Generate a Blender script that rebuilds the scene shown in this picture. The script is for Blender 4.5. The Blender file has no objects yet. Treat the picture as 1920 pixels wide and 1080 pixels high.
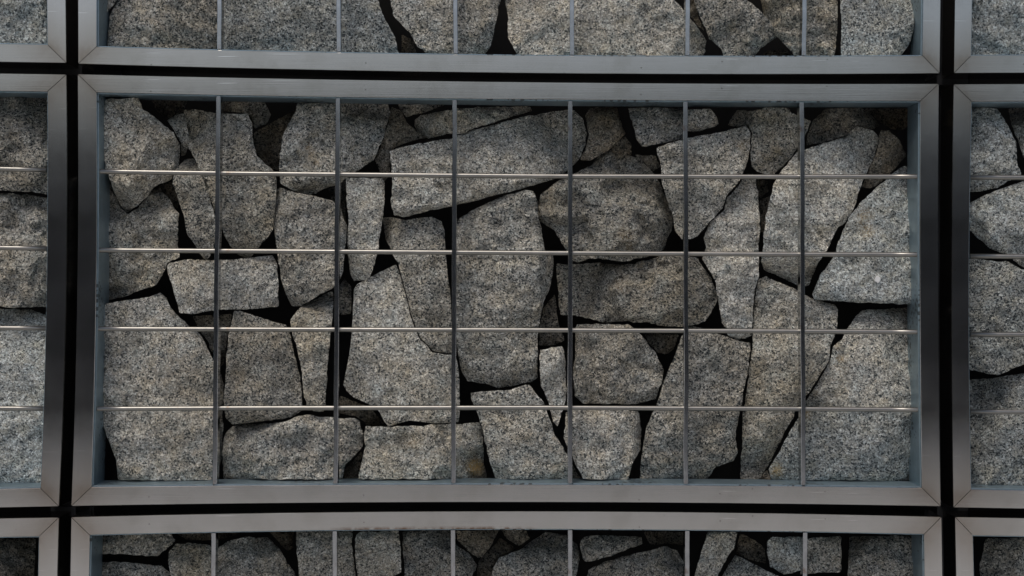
import bpy, bmesh, math, random
import numpy as np
from mathutils import Vector, noise
from mathutils.geometry import delaunay_2d_cdt

random.seed(7)
scene = bpy.context.scene
COL = scene.collection

# ------------------------------------------------------------------ camera, sky, sun, exposure
D = 2.0            # metres from the lens to the front of the frames
ZC = 1.25          # lens height
S = 0.0007         # metres on the frame plane per photograph pixel

cam_d = bpy.data.cameras.new('camera')
cam = bpy.data.objects.new('camera', cam_d)
COL.objects.link(cam)
cam.location = (0, -D, ZC)
cam.rotation_euler = (math.radians(90), 0, 0)
cam_d.sensor_width = 36
cam_d.lens = 36 * D / (1920 * S)
cam_d.clip_start = 0.05
cam_d.clip_end = 2000
scene.camera = cam

SUN_EL, SUN_AZ = 62, -24     # degrees; azimuth measured from straight in front of the wall, minus = left
world = bpy.data.worlds.new('World')
scene.world = world
world.use_nodes = True
wn = world.node_tree
sky = wn.nodes.new('ShaderNodeTexSky')
sky.sky_type = 'NISHITA'
sky.sun_disc = False
sky.sun_elevation = math.radians(SUN_EL)
sky.sun_rotation = math.radians(180 - SUN_AZ)
sky.air_density = 1.0
sky.dust_density = 4.5
sky.ozone_density = 1.0
wn.links.new(sky.outputs[0], wn.nodes['Background'].inputs[0])
wn.nodes['Background'].inputs[1].default_value = 0.15

sun_d = bpy.data.lights.new('sun', 'SUN')
sun_d.energy = 1.5
sun_d.angle = math.radians(18)
sun_d.color = (1.0, 0.95, 0.88)
sun = bpy.data.objects.new('sun', sun_d)
COL.objects.link(sun)
a, e = math.radians(SUN_AZ), math.radians(SUN_EL)
sun_dir = Vector((math.sin(a) * math.cos(e), -math.cos(a) * math.cos(e), math.sin(e)))
sun.rotation_euler = sun_dir.to_track_quat('Z', 'Y').to_euler()
sun.location = (-2, -6, 8)

scene.view_settings.view_transform = 'Standard'
scene.view_settings.look = 'None'
scene.view_settings.gamma = 1
scene.view_settings.exposure = -0.36
scene.render.engine = 'CYCLES'
scene.render.resolution_x = 1024
scene.render.resolution_y = 576


def P(px, py, y=0.0):
    """point of the place that stands y metres behind the frame fronts, measured off the photograph"""
    k = S * (D + y) / D
    return Vector(((px - 960) * k, y, ZC + (540 - py) * k))


# ------------------------------------------------------------------ materials
def new_mat(name):
    m = bpy.data.materials.new(name)
    m.use_nodes = True
    nt = m.node_tree
    nt.nodes.clear()
    out = nt.nodes.new('ShaderNodeOutputMaterial')
    b = nt.nodes.new('ShaderNodeBsdfPrincipled')
    nt.links.new(b.outputs[0], out.inputs[0])
    return m, nt, b


def N(nt, kind, **kw):
    n = nt.nodes.new(kind)
    for k, v in kw.items():
        if k.startswith('i_'):
            n.inputs[k[2:].replace('_', ' ')].default_value = v
        else:
            setattr(n, k, v)
    return n


def ramp(nt, stops, interp='LINEAR'):
    r = nt.nodes.new('ShaderNodeValToRGB')
    r.color_ramp.interpolation = interp
    el = r.color_ramp.elements
    while len(el) < len(stops):
        el.new(0.5)
    for s, (p, c) in zip(el, stops):
        s.position = p
        s.color = (c, c, c, 1) if not isinstance(c, tuple) else (*c, 1)
    return r


def mixc(nt, fac, c1, c2, blend='MIX'):
    m = nt.nodes.new('ShaderNodeMix')
    m.data_type = 'RGBA'
    m.blend_type = blend
    for sock, v in ((m.inputs[0], fac), (m.inputs[6], c1), (m.inputs[7], c2)):
        if hasattr(v, 'is_linked'):
            nt.links.new(v, sock)
        elif isinstance(v, tuple):
            sock.default_value = (*v, 1)
        else:
            sock.default_value = v
    return m.outputs[2]


def granite(name, tint, stain_col, stain_amt, dark=1.0):
    m, nt, b = new_mat(name)
    L = nt.links.new
    tc = N(nt, 'ShaderNodeTexCoord')
    oi = N(nt, 'ShaderNodeObjectInfo')
    off = N(nt, 'ShaderNodeVectorMath', operation='SCALE')
    comb = N(nt, 'ShaderNodeCombineXYZ')
    for i in range(3):
        L(oi.outputs['Random'], comb.inputs[i])
    L(comb.outputs[0], off.inputs[0])
    off.inputs['Scale'].default_value = 13.7
    co = N(nt, 'ShaderNodeVectorMath', operation='ADD')
    L(tc.outputs['Object'], co.inputs[0])
    L(off.outputs[0], co.inputs[1])
    # irregular grain outlines
    wob = N(nt, 'ShaderNodeTexNoise', i_Scale=520.0, i_Detail=2.0)
    L(co.outputs[0], wob.inputs['Vector'])
    ws = N(nt, 'ShaderNodeVectorMath', operation='SCALE')
    L(wob.outputs['Color'], ws.inputs[0])
    ws.inputs['Scale'].default_value = 0.0035
    cw = N(nt, 'ShaderNodeVectorMath', operation='ADD')
    L(co.outputs[0], cw.inputs[0])
    L(ws.outputs[0], cw.inputs[1])
    v1 = N(nt, 'ShaderNodeTexVoronoi', i_Scale=600.0)
    L(cw.outputs[0], v1.inputs['Vector'])
    sep = N(nt, 'ShaderNodeSeparateColor')
    L(v1.outputs['Color'], sep.inputs[0])
    # dark minerals gather in clusters
    cl = N(nt, 'ShaderNodeTexNoise', i_Scale=150.0, i_Detail=4.0)
    L(co.outputs[0], cl.inputs['Vector'])
    ad = N(nt, 'ShaderNodeMath', operation='MULTIPLY_ADD')
    L(cl.outputs['Fac'], ad.inputs[0])
    ad.inputs[1].default_value = 0.6
    L(sep.outputs[0], ad.inputs[2])
    sb = N(nt, 'ShaderNodeMath', operation='SUBTRACT')
    L(ad.outputs[0], sb.inputs[0])
    sb.inputs[1].default_value = 0.36
    grains = ramp(nt, [(0.0, (0.024, 0.029, 0.033)), (0.17, (0.05, 0.057, 0.061)), (0.24, (0.15, 0.153, 0.150)),
                       (0.36, (0.225, 0.222, 0.212)), (0.55, (0.305, 0.29, 0.263)), (0.68, (0.285, 0.286, 0.272)), (0.80, (0.345, 0.336, 0.312)), (0.93, (0.53, 0.53, 0.515))])
    vr = N(nt, 'ShaderNodeMath', operation='MULTIPLY_ADD')
    L(oi.outputs['Random'], vr.inputs[0])
    vr.inputs[1].default_value = 0.16
    L(sb.outputs[0], vr.inputs[2])
    L(vr.outputs[0], grains.inputs[0])
    # fine speckle
    v2 = N(nt, 'ShaderNodeTexVoronoi', i_Scale=1100.0)
    L(cw.outputs[0], v2.inputs['Vector'])
    sp2 = N(nt, 'ShaderNodeSeparateColor')
    L(v2.outputs['Color'], sp2.inputs[0])
    fine = ramp(nt, [(0.0, 0.5), (0.13, 0.75), (0.3, 1.0), (1.0, 1.1)])
    L(sp2.outputs[1], fine.inputs[0])
    c = mixc(nt, 1.0, grains.outputs[0], fine.outputs[0], 'MULTIPLY')
    # broad tone shifts
    big = N(nt, 'ShaderNodeTexNoise', i_Scale=14.0, i_Detail=5.0, i_Roughness=0.62)
    L(co.outputs[0], big.inputs['Vector'])
    tone = ramp(nt, [(0.28, 0.84), (0.5, 1.0), (0.72, 1.12)])
    L(big.outputs['Fac'], tone.inputs[0])
    c = mixc(nt, 1.0, c, tone.outputs[0], 'MULTIPLY')
    # patches richer in warm feldspar or in blue-grey quartz and mica
    pa = N(nt, 'ShaderNodeTexNoise', i_Scale=48.0, i_Detail=4.0, i_Roughness=0.6)
    o3 = N(nt, 'ShaderNodeVectorMath', operation='ADD')
    L(co.outputs[0], o3.inputs[0])
    o3.inputs[1].default_value = (7.7, 2.3, 5.9)
    L(o3.outputs[0], pa.inputs['Vector'])
    pr = ramp(nt, [(0.33, (0.89, 0.945, 0.98)), (0.5, (1.0, 1.0, 1.0)), (0.66, (1.07, 1.03, 0.95))])
    L(pa.outputs['Fac'], pr.inputs[0])
    c = mixc(nt, 1.0, c, pr.outputs[0], 'MULTIPLY')
    # weathering film
    st = N(nt, 'ShaderNodeTexNoise', i_Scale=9.0, i_Detail=6.0, i_Roughness=0.66)
    o2 = N(nt, 'ShaderNodeVectorMath', operation='ADD')
    L(co.outputs[0], o2.inputs[0])
    o2.inputs[1].default_value = (3.1, 8.2, 1.7)
    L(o2.outputs[0], st.inputs['Vector'])
    sr = ramp(nt, [(0.44, 0.0), (0.66, 1.0)])
    L(st.outputs['Fac'], sr.inputs[0])
    sm = N(nt, 'ShaderNodeMath', operation='MULTIPLY')
    L(sr.outputs[0], sm.inputs[0])
    sm.inputs[1].default_value = stain_amt
    c = mixc(nt, sm.outputs[0], c, mixc(nt, 1.0, c, stain_col, 'MULTIPLY'))
    # ochre lichen and rust marks
    at = N(nt, 'ShaderNodeAttribute', attribute_name='stain')
    am = N(nt, 'ShaderNodeMath', operation='MULTIPLY')
    L(at.outputs['Fac'], am.inputs[0])
    spk = ramp(nt, [(0.38, 0.15), (0.6, 1.0)])
    L(wob.outputs['Fac'], spk.inputs[0])
    L(spk.outputs[0], am.inputs[1])
    c = mixc(nt, am.outputs[0], c, (0.30, 0.205, 0.09))
    # stone to stone variation
    rr = N(nt, 'ShaderNodeMapRange')
    L(oi.outputs['Random'], rr.inputs[0])
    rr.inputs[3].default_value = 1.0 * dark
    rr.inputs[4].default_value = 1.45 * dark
    c = mixc(nt, 1.0, c, tint, 'MULTIPLY')
    sc = N(nt, 'ShaderNodeVectorMath', operation='SCALE')
    L(c, sc.inputs[0])
    L(rr.outputs[0], sc.inputs['Scale'])
    L(sc.outputs[0], b.inputs['Base Color'])
    b.inputs['Roughness'].default_value = 0.82
    b.inputs['Specular IOR Level'].default_value = 0.3
    # crystalline relief
    n1 = N(nt, 'ShaderNodeTexNoise', i_Scale=230.0, i_Detail=4.0, i_Roughness=0.7)
    L(co.outputs[0], n1.inputs['Vector'])
    hm = N(nt, 'ShaderNodeMath', operation='MULTIPLY_ADD')
    L(sep.outputs[2], hm.inputs[0])
    hm.inputs[1].default_value = 0.35
    L(n1.outputs['Fac'], hm.inputs[2])
    n2 = N(nt, 'ShaderNodeTexNoise', i_Scale=75.0, i_Detail=6.0, i_Roughness=0.6, i_Distortion=0.6)
    L(co.outputs[0], n2.inputs['Vector'])
    b2 = N(nt, 'ShaderNodeBump', i_Strength=0.8, i_Distance=0.006)
    L(n2.outputs['Fac'], b2.inputs['Height'])
    bp = N(nt, 'ShaderNodeBump', i_Strength=0.9, i_Distance=0.003)
    L(b2.outputs[0], bp.inputs['Normal'])
    L(hm.outputs[0], bp.inputs['Height'])
    L(bp.outputs[0], b.inputs['Normal'])
    return m


GR = {
    'g': granite('granite_grey', (1.0, 0.99, 0.94), (0.80, 0.70, 0.55), 0.5),
    'w': granite('granite_warm', (1.0, 0.985, 0.92), (0.82, 0.73, 0.58), 0.7),
    'b': granite('granite_brown_shaded', (0.76, 0.71, 0.62), (0.62, 0.53, 0.40), 0.9, 0.68),  # brown patina, base colour also darkened as shade for recessed stones
    'c': granite('granite_cool', (0.92, 0.975, 0.985), (0.84, 0.80, 0.72), 0.35),
    'p': granite('granite_pale', (1.09, 1.085, 1.03), (0.88, 0.80, 0.68), 0.45),
}


def steel(name, grain_axis):
    m, nt, b = new_mat(name)
    L = nt.links.new
    tc = N(nt, 'ShaderNodeTexCoord')
    mp = N(nt, 'ShaderNodeMapping')
    L(tc.outputs['Object'], mp.inputs[0])
    mp.inputs['Scale'].default_value = (12, 900, 900) if grain_axis == 'x' else (900, 900, 12)
    br = N(nt, 'ShaderNodeTexNoise', i_Scale=1.0, i_Detail=3.0)
    L(mp.outputs[0], br.inputs['Vector'])
    sm = N(nt, 'ShaderNodeTexNoise', i_Scale=16.0, i_Detail=5.0, i_Roughness=0.6)
    L(tc.outputs['Object'], sm.inputs['Vector'])
    base = ramp(nt, [(0.30, (0.42, 0.405, 0.38)), (0.5, (0.50, 0.486, 0.464)), (0.72, (0.535, 0.522, 0.503))])
    L(sm.outputs['Fac'], base.inputs[0])
    brr = ramp(nt, [(0.3, 0.975), (0.7, 1.02)])
    L(br.outputs['Fac'], brr.inputs[0])
    c = mixc(nt, 1.0, base.outputs[0], brr.outputs[0], 'MULTIPLY')
    # small dirt specks and scratches
    sp = N(nt, 'ShaderNodeTexVoronoi', i_Scale=45.0)
    L(tc.outputs['Object'], sp.inputs['Vector'])
    spr = ramp(nt, [(0.035, 0.55), (0.06, 0.0)])
    L(sp.outputs['Distance'], spr.inputs[0])
    c = mixc(nt, spr.outputs[0], c, (0.12, 0.10, 0.085))
    ms = N(nt, 'ShaderNodeMapping')
    L(tc.outputs['Object'], ms.inputs[0])
    ms.inputs['Rotation'].default_value = (0, math.radians(33), 0)
    ms.inputs['Scale'].default_value = (16, 300, 620)
    sn = N(nt, 'ShaderNodeTexNoise', i_Scale=1.0, i_Detail=1.0)
    L(ms.outputs[0], sn.inputs['Vector'])
    snr = ramp(nt, [(0.745, 0.0), (0.77, 0.6)])
    L(sn.outputs['Fac'], snr.inputs[0])
    c = mixc(nt, snr.outputs[0], c, (0.85, 0.84, 0.82))
    # heat tint beside the corner welds
    we = N(nt, 'ShaderNodeAttribute', attribute_name='weld')
    wm = N(nt, 'ShaderNodeMath', operation='MULTIPLY')
    L(we.outputs['Fac'], wm.inputs[0])
    wr = ramp(nt, [(0.35, 0.25), (0.65, 0.85)])
    L(sm.outputs['Fac'], wr.inputs[0])
    L(wr.outputs[0], wm.inputs[1])
    c = mixc(nt, wm.outputs[0], c, (0.25, 0.20, 0.155))
    ru = N(nt, 'ShaderNodeAttribute', attribute_name='stain')
    rn = N(nt, 'ShaderNodeTexNoise', i_Scale=130.0, i_Detail=4.0)
    L(tc.outputs['Object'], rn.inputs['Vector'])
    rnr = ramp(nt, [(0.36, 0.0), (0.62, 1.0)])
    L(rn.outputs['Fac'], rnr.inputs[0])
    rm = N(nt, 'ShaderNodeMath', operation='MULTIPLY')
    L(ru.outputs['Fac'], rm.inputs[0])
    L(rnr.outputs[0], rm.inputs[1])
    c = mixc(nt, rm.outputs[0], c, (0.16, 0.075, 0.03))
    L(c, b.inputs['Base Color'])
    b.inputs['Metallic'].default_value = 1.0
    ro = N(nt, 'ShaderNodeMapRange')
    L(sm.outputs['Fac'], ro.inputs[0])
    ro.inputs[3].default_value = 0.11
    ro.inputs[4].default_value = 0.17
    L(ro.outputs[0], b.inputs['Roughness'])
    bp = N(nt, 'ShaderNodeBump', i_Strength=0.05, i_Distance=0.0003)
    L(br.outputs['Fac'], bp.inputs['Height'])
    L(bp.outputs[0], b.inputs['Normal'])
    return m


STEEL_X = steel('brushed_steel_along', 'x')
STEEL_Z = steel('brushed_steel_upright', 'z')


def plain(name, col, rough, metal=0.0, nscale=30.0, amp=0.2, bump=0.0, rust=0.0, specks=0.0):
    m, nt, b = new_mat(name)
    L = nt.links.new
    tc = N(nt, 'ShaderNodeTexCoord')
    n = N(nt, 'ShaderNodeTexNoise', i_Scale=nscale, i_Detail=6.0, i_Roughness=0.65)
    L(tc.outputs['Object'], n.inputs['Vector'])
    r = ramp(nt, [(0.3, tuple(v * (1 - amp) for v in col)), (0.7, tuple(v * (1 + amp) for v in col))])
    L(n.outputs['Fac'], r.inputs[0])
    c = r.outputs[0]
    if rust:
        n3 = N(nt, 'ShaderNodeTexNoise', i_Scale=26.0, i_Detail=5.0, i_Roughness=0.7)
        L(tc.outputs['Object'], n3.inputs['Vector'])
        r3 = ramp(nt, [(0.62, 0.0), (0.72, rust)])
        L(n3.outputs['Fac'], r3.inputs[0])
        c = mixc(nt, r3.outputs[0], c, (0.17, 0.085, 0.04))
    if specks:
        v3 = N(nt, 'ShaderNodeTexVoronoi', i_Scale=160.0)
        L(tc.outputs['Object'], v3.inputs['Vector'])
        n4 = N(nt, 'ShaderNodeTexNoise', i_Scale=9.0, i_Detail=2.0)
        L(tc.outputs['Object'], n4.inputs['Vector'])
        r4 = ramp(nt, [(0.50, 0.0), (0.62, 0.42)])
        L(n4.outputs['Fac'], r4.inputs[0])
        lt = N(nt, 'ShaderNodeMath', operation='LESS_THAN')
        L(v3.outputs['Distance'], lt.inputs[0])
        L(r4.outputs[0], lt.inputs[1])
        ml = N(nt, 'ShaderNodeMath', operation='MULTIPLY')
        L(lt.outputs[0], ml.inputs[0])
        ml.inputs[1].default_value = specks
        c = mixc(nt, ml.outputs[0], c, (0.05, 0.055, 0.05))
    L(c, b.inputs['Base Color'])
    b.inputs['Roughness'].default_value = rough
    b.inputs['Metallic'].default_value = metal
    if bump:
        bp = N(nt, 'ShaderNodeBump', i_Strength=0.5, i_Distance=bump)
        L(n.outputs['Fac'], bp.inputs['Height'])
        L(bp.outputs[0], b.inputs['Normal'])
    return m


LINER = plain('blue_grey_zinc', (0.30, 0.395, 0.45), 0.38, 0.8, 60, 0.14, specks=0.8)
BAR = plain('dull_grey_steel', (0.40, 0.405, 0.41), 0.16, 1.0, 55, 0.18, rust=0.8)
ROD = plain('polished_rod_steel', (0.25, 0.243, 0.225), 0.36, 1.0, 40, 0.12, rust=0.5)
BLACK = plain('black_light_stop', (0.012, 0.012, 0.012), 0.9)  # near black stands in for deep shade behind the gaps
DARKSTEEL = plain('dark_painted_steel', (0.03, 0.03, 0.031), 0.5, 0.0, 30, 0.3)
CONC = plain('pale_concrete', (0.34, 0.325, 0.30), 0.9, 0.0, 6, 0.15, 0.004)
PAVE = plain('pale_paving', (0.50, 0.505, 0.49), 0.9, 0.0, 3, 0.12, 0.003)
DARKWALL = plain('dark_brick', (0.022, 0.022, 0.023), 0.85, 0.0, 20, 0.3, 0.004)
WHITE = plain('white_splash', (0.78, 0.77, 0.74), 0.8, 0.0, 200, 0.08)


def link_mesh(name, verts, faces, mat, parent=None, smooth=False, origin=None):
    me = bpy.data.meshes.new(name)
    o0 = Vector((0, 0, 0)) if origin is None else Vector(origin)
    me.from_pydata([tuple(Vector(v) - o0) for v in verts], [], faces)
    me.materials.append(mat)
    me.update()
    if smooth:
        me.polygons.foreach_set('use_smooth', [True] * len(me.polygons))
    ob = bpy.data.objects.new(name, me)
    COL.objects.link(ob)
    if parent is not None:
        ob.parent = parent
        ob.location = o0 - parent.location
    else:
        ob.location = o0
    return ob


def box(name, x0, x1, y0, y1, z0, z1, mat, parent=None, bev=0.0):
    bm = bmesh.new()
    vs = [bm.verts.new((x, y, z)) for x in (x0, x1) for y in (y0, y1) for z in (z0, z1)]
    for f in ((0, 1, 3, 2), (4, 6, 7, 5), (0, 4, 5, 1), (2, 3, 7, 6), (0, 2, 6, 4), (1, 5, 7, 3)):
        bm.faces.new([vs[i] for i in f])
    bmesh.ops.recalc_face_normals(bm, faces=bm.faces)
    if bev:
        bmesh.ops.bevel(bm, geom=bm.edges[:], offset=bev, segments=2, affect='EDGES')
    org = Vector(((x0 + x1) / 2, (y0 + y1) / 2, z0))
    bmesh.ops.translate(bm, verts=bm.verts, vec=-org)
    me = bpy.data.meshes.new(name)
    bm.to_mesh(me)
    bm.free()
    me.materials.append(mat)
    ob = bpy.data.objects.new(name, me)
    COL.objects.link(ob)
    if parent is not None:
        ob.parent = parent
        ob.location = org - parent.location
    else:
        ob.location = org
    return ob


def tag(o, label=None, cat=None, group=None, kind=None):
    for k, v in (('label', label), ('category', cat), ('group', group), ('kind', kind)):
        if v:
            o[k] = v
    return o


# ------------------------------------------------------------------ ground and what stands round the wall
PLINTH_TOP = P(960, 1783).z
tag(link_mesh('ground', [(-150, -150, 0), (150, -150, 0), (150, 150, 0), (-150, 150, 0)], [(0, 1, 2, 3)], PAVE), kind='structure')
tag(box('plinth', -1.95, 1.95, -0.03, 0.42, -0.05, PLINTH_TOP, CONC, bev=0.008),
    'pale concrete plinth under the steel framed stone cages', 'plinth')
tag(box('light_stop_wall', -1.95, 1.95, 0.30, 0.42, PLINTH_TOP + 0.001, 2.18, BLACK),  # unseen wall added to stop light leaking in from behind
    'added black wall behind the cages that keeps light out of the gaps', 'wall')
fw = bpy.data.objects.new('boundary_wall', None)
COL.objects.link(fw)
fw.location = (0, -10.2, 0)
tag(fw, 'low dark wall facing the cages, mirrored in the upright steel', 'wall')
for i in range(12):
    box('wall_panel', -18 + 3 * i, -15.02 + 3 * i, -10.35, -10.05, -0.05, 2.64, DARKWALL, fw, 0.01)
box('coping', -18.1, 18.1, -10.4, -10.0, 2.641, 2.72, DARKWALL, fw, 0.01)


# ------------------------------------------------------------------ steel framed cages
FD = 0.055      # depth of the frame section


def quad3(a, m, b, t):
    """curve through a, m (at the middle) and b"""
    return tuple(a[i] * (1 - t) * (1 - 2 * t) + m[i] * 4 * t * (1 - t) + b[i] * t * (2 * t - 1) for i in range(2))


def member(name, oa, om, ob_, ia, im, ib, mat, parent, rust=None, gap=0.7):
    """one mitred length of square tube; o* = outer edge, i* = inner edge, a..b along its length"""
    n = 40
    ch = 0.0011
    prof = [(0.0, FD), (0.0, ch), (0.03, 0.0), (0.2, 0.0), (0.5, 0.0), (0.8, 0.0), (0.985, 0.0), (1.0, 0.0004), (1.0, FD)]
    verts, weld, stain = [], [], []
    Lp = math.hypot(ob_[0] - oa[0], ob_[1] - oa[1])
    for k in range(n + 1):
        t = k / n
        t2 = (gap + (Lp - 2 * gap) * t) / Lp
        o, i = quad3(oa, om, ob_, t2), quad3(ia, im, ib, t2)
        for (u, d) in prof:
            q = (o[0] + (i[0] - o[0]) * u, o[1] + (i[1] - o[1]) * u)
            wv = P(q[0], q[1], 0)
            verts.append(Vector((wv.x, d, wv.z)))
            de = min(t, 1 - t) * Lp
            weld.append(max(0.0, 1 - de / 110) ** 1.4)
            s = 0.0
            if rust and rust[0] < q[0] < rust[1] and u > 0.9:
                s = min(1, 2.5 * math.sin(math.pi * (q[0] - rust[0]) / (rust[1] - rust[0])))
            stain.append(s)
    m = len(prof)
    faces = []
    for k in range(n):
        for j in range(m - 1):
            faces.append((k * m + j, k * m + j + 1, (k + 1) * m + j + 1, (k + 1) * m + j))
        faces.append((k * m + m - 1, k * m, (k + 1) * m, (k + 1) * m + m - 1))
    faces.append(tuple(range(m)))
    faces.append(tuple(n * m + j for j in reversed(range(m))))
    org = sum(verts, Vector()) / len(verts)
    ob = link_mesh(name, verts, faces, mat, parent, origin=org)
    for nm, vals in (('weld', weld), ('stain', stain)):
        at = ob.data.attributes.new(nm, 'FLOAT', 'POINT')
        at.data.foreach_set('value', vals)
    bm = bmesh.new()
    bm.from_mesh(ob.data)
    bmesh.ops.recalc_face_normals(bm, faces=bm.faces)
    bm.to_mesh(ob.data)
    bm.free()
    return ob


def strip(name, a, m, b, inward, mat, parent):
    """thin lining sheet on the inside of a frame member"""
    n = 12
    verts, faces = [], []
    for k in range(n + 1):
        q = quad3(a, m, b, k / n)
        for off, d in ((0.2, 0.0045), (2.2, 0.0045), (2.2, FD + 0.004), (0.2, FD + 0.004)):
            w = P(q[0] + inward[0] * off, q[1] + inward[1] * off, 0)
            verts.append(Vector((w.x, d, w.z)))
    for k in range(n):
        for j in range(4):
            faces.append((k * 4 + j, k * 4 + (j + 1) % 4, (k + 1) * 4 + (j + 1) % 4, (k + 1) * 4 + j))
    faces += [(0, 1, 2, 3), tuple(n * 4 + j for j in (3, 2, 1, 0))]
    org = sum(verts, Vector()) / len(verts)
    return link_mesh(name, verts, faces, mat, parent, origin=org)


def flat_bar(xt, yt, xb, yb, parent, seed):
    n = 44
    w, d0, d1, c = 0.0029, 0.0022, 0.0195, 0.0005
    prof = [(-w, d1), (-w, d0 + c), (-w + c, d0), (w - c, d0), (w, d0 + c), (w, d1)]
    verts, faces = [], []
    for k in range(n + 1):
        t = k / n
        x = xt + (xb - xt) * t + 1.3 * noise.noise(Vector((seed, t * 5.0, 0))) + 0.5 * noise.noise(Vector((seed, t * 16.0, 5)))
        p = P(x, yt + (yb - yt) * t, 0)
        tw = 0.05 * noise.noise(Vector((seed + 9, t * 3.0, 2)))
        for (u, d) in prof:
            verts.append(Vector((p.x + u + tw * (d - d0), d - tw * u, p.z)))
    m = len(prof)
    for k in range(n):
        for j in range(m):
            faces.append((k * m + j, k * m + (j + 1) % m, (k + 1) * m + (j + 1) % m, (k + 1) * m + j))
    faces += [tuple(range(m)), tuple(n * m + j for j in reversed(range(m)))]
    org = verts[n * m]
    return link_mesh('flat_bar', verts, faces, BAR, parent, origin=org)


def rod(pts, parent):
    """round rod threaded through the flat bars; pts = measured points on its axis"""
    n, sg, r, yc = 30, 12, 0.0032, 0.011
    xs = [p[0] for p in pts]
    ys = [p[1] for p in pts]
    verts, faces = [], []
    for k in range(n + 1):
        x = xs[0] + (xs[-1] - xs[0]) * k / n
        y = float(np.interp(x, xs, ys))
        c = P(x, y, yc)
        for j in range(sg):
            th = 2 * math.pi * j / sg
            verts.append(Vector((c.x, c.y + r * math.cos(th), c.z + r * math.sin(th))))
    for k in range(n):
        for j in range(sg):
            faces.append((k * sg + j, k * sg + (j + 1) % sg, (k + 1) * sg + (j + 1) % sg, (k + 1) * sg + j))
    faces += [tuple(range(sg)), tuple(n * sg + j for j in reversed(range(sg)))]
    org = sum(verts, Vector()) / len(verts)
    return link_mesh('round_rod', verts, faces, ROD, parent, smooth=True, origin=org)


def cage(label, o, i, bars, rods, rust_top=None):
    """o, i: dicts of outer / inner outline points tl tm tr rm br bm bl lm"""
    base = P(o['bm'][0], o['bm'][1], 0.0)
    root = bpy.data.objects.new('stone_cage', None)
    COL.objects.link(root)
    root.location = base
    tag(root, label, 'gabion', 'steel framed cages of the stone wall')
    member('top_rail', o['tl'], o['tm'], o['tr'], i['tl'], i['tm'], i['tr'], STEEL_X, root, rust_top)
    member('bottom_rail', o['bl'], o['bm'], o['br'], i['bl'], i['bm'], i['br'], STEEL_X, root)
    member('stile', o['tl'], o['lm'], o['bl'], i['tl'], i['lm'], i['bl'], STEEL_Z, root)
    member('stile', o['tr'], o['rm'], o['br'], i['tr'], i['rm'], i['br'], STEEL_Z, root)
    e = 2.6
    sh = lambda p, dx, dy: (p[0] + dx, p[1] + dy)
    strip('liner', i['tl'], i['tm'], i['tr'], (0, 1), LINER, root)
    strip('liner', i['bl'], i['bm'], i['br'], (0, -1), LINER, root)
    strip('liner', sh(i['tl'], 0, e), i['lm'], sh(i['bl'], 0, -e), (1, 0), LINER, root)
    strip('liner', sh(i['tr'], 0, e), i['rm'], sh(i['br'], 0, -e), (-1, 0), LINER, root)
    for k, (xt, xb) in enumerate(bars):
        t = (xt - i['tl'][0]) / (i['tr'][0] - i['tl'][0])
        t2 = (xb - i['bl'][0]) / (i['br'][0] - i['bl'][0])
        flat_bar(xt, quad3(i['tl'], i['tm'], i['tr'], t)[1] + 2.6, xb, quad3(i['bl'], i['bm'], i['br'], t2)[1] - 2.6,
                 root, len(label) + k * 3.7)
    for r in rods:
        rod(r, root)
    return root


def frame(**k):
    return k


XS = [183, 460, 1020, 1480, 1722]
cages = {}
cages['c'] = cage('central steel framed cage, the only one wholly in view',
     frame(tl=(145, 138.5), tm=(953, 153), tr=(1761, 156.5), rm=(1760, 553), br=(1764.5, 950), bm=(949, 942), bl=(133, 949.5), lm=(144, 545)),
     frame(tl=(181, 173), tm=(953, 185.5), tr=(1726, 189), rm=(1725, 553), br=(1729, 915), bm=(950, 909), bl=(171, 913.5), lm=(180, 545)),
     [(408.5, 401.5), (632.8, 628.5), (852, 850), (1069.5, 1069), (1286, 1287), (1504.5, 1507)],
     [list(zip(XS, y)) for y in ((321.5, 325.5, 330.5, 331.5, 331), (469, 470.6, 474.3, 477, 477.5), (616.5, 617.5, 619, 621, 622.5), (766.5, 765, 764.3, 766.5, 768.5))])
cages['u'] = cage('upper middle cage, stones cut off by the top of the picture',
     frame(tl=(141, -674), tm=(953, -664), tr=(1766, -660), rm=(1766, -262), br=(1762.5, 138), bm=(953, 137), bl=(146, 120), lm=(144.5, -277)),
     frame(tl=(177, -640), tm=(953, -631), tr=(1733, -627), rm=(1733, -262), br=(1730, 104.5), bm=(953, 103.5), bl=(181, 87.5), lm=(180.5, -277)),
     [(409, 410), (634, 634.7), (853, 854), (1072, 1073), (1290, 1290), (1510, 1509)],
     [[(182, y - 4), (953, y), (1730, y + 2)] for y in (-484, -338, -192, -46)])
cages['d'] = cage('lower middle cage with rust along the top rail, cut off by the picture',
     frame(tl=(133, 969), tm=(950, 958), tr=(1766, 968.5), rm=(1772, 1373), br=(1778, 1776), bm=(952, 1776), bl=(118, 1776), lm=(126, 1373)),
     frame(tl=(168, 1003), tm=(950, 992), tr=(1733, 1001.5), rm=(1738, 1373), br=(1744, 1742), bm=(952, 1742), bl=(153, 1742), lm=(161, 1373)),
     [(399.3, 396), (626.3, 624), (848.7, 847), (1069, 1070), (1289, 1291), (1510, 1514)],
     [[(165, y + 3), (950, y), (1736, y + 3)] for y in (1142, 1290, 1438, 1588)], rust_top=(620, 1010))
LX = -1606
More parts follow.
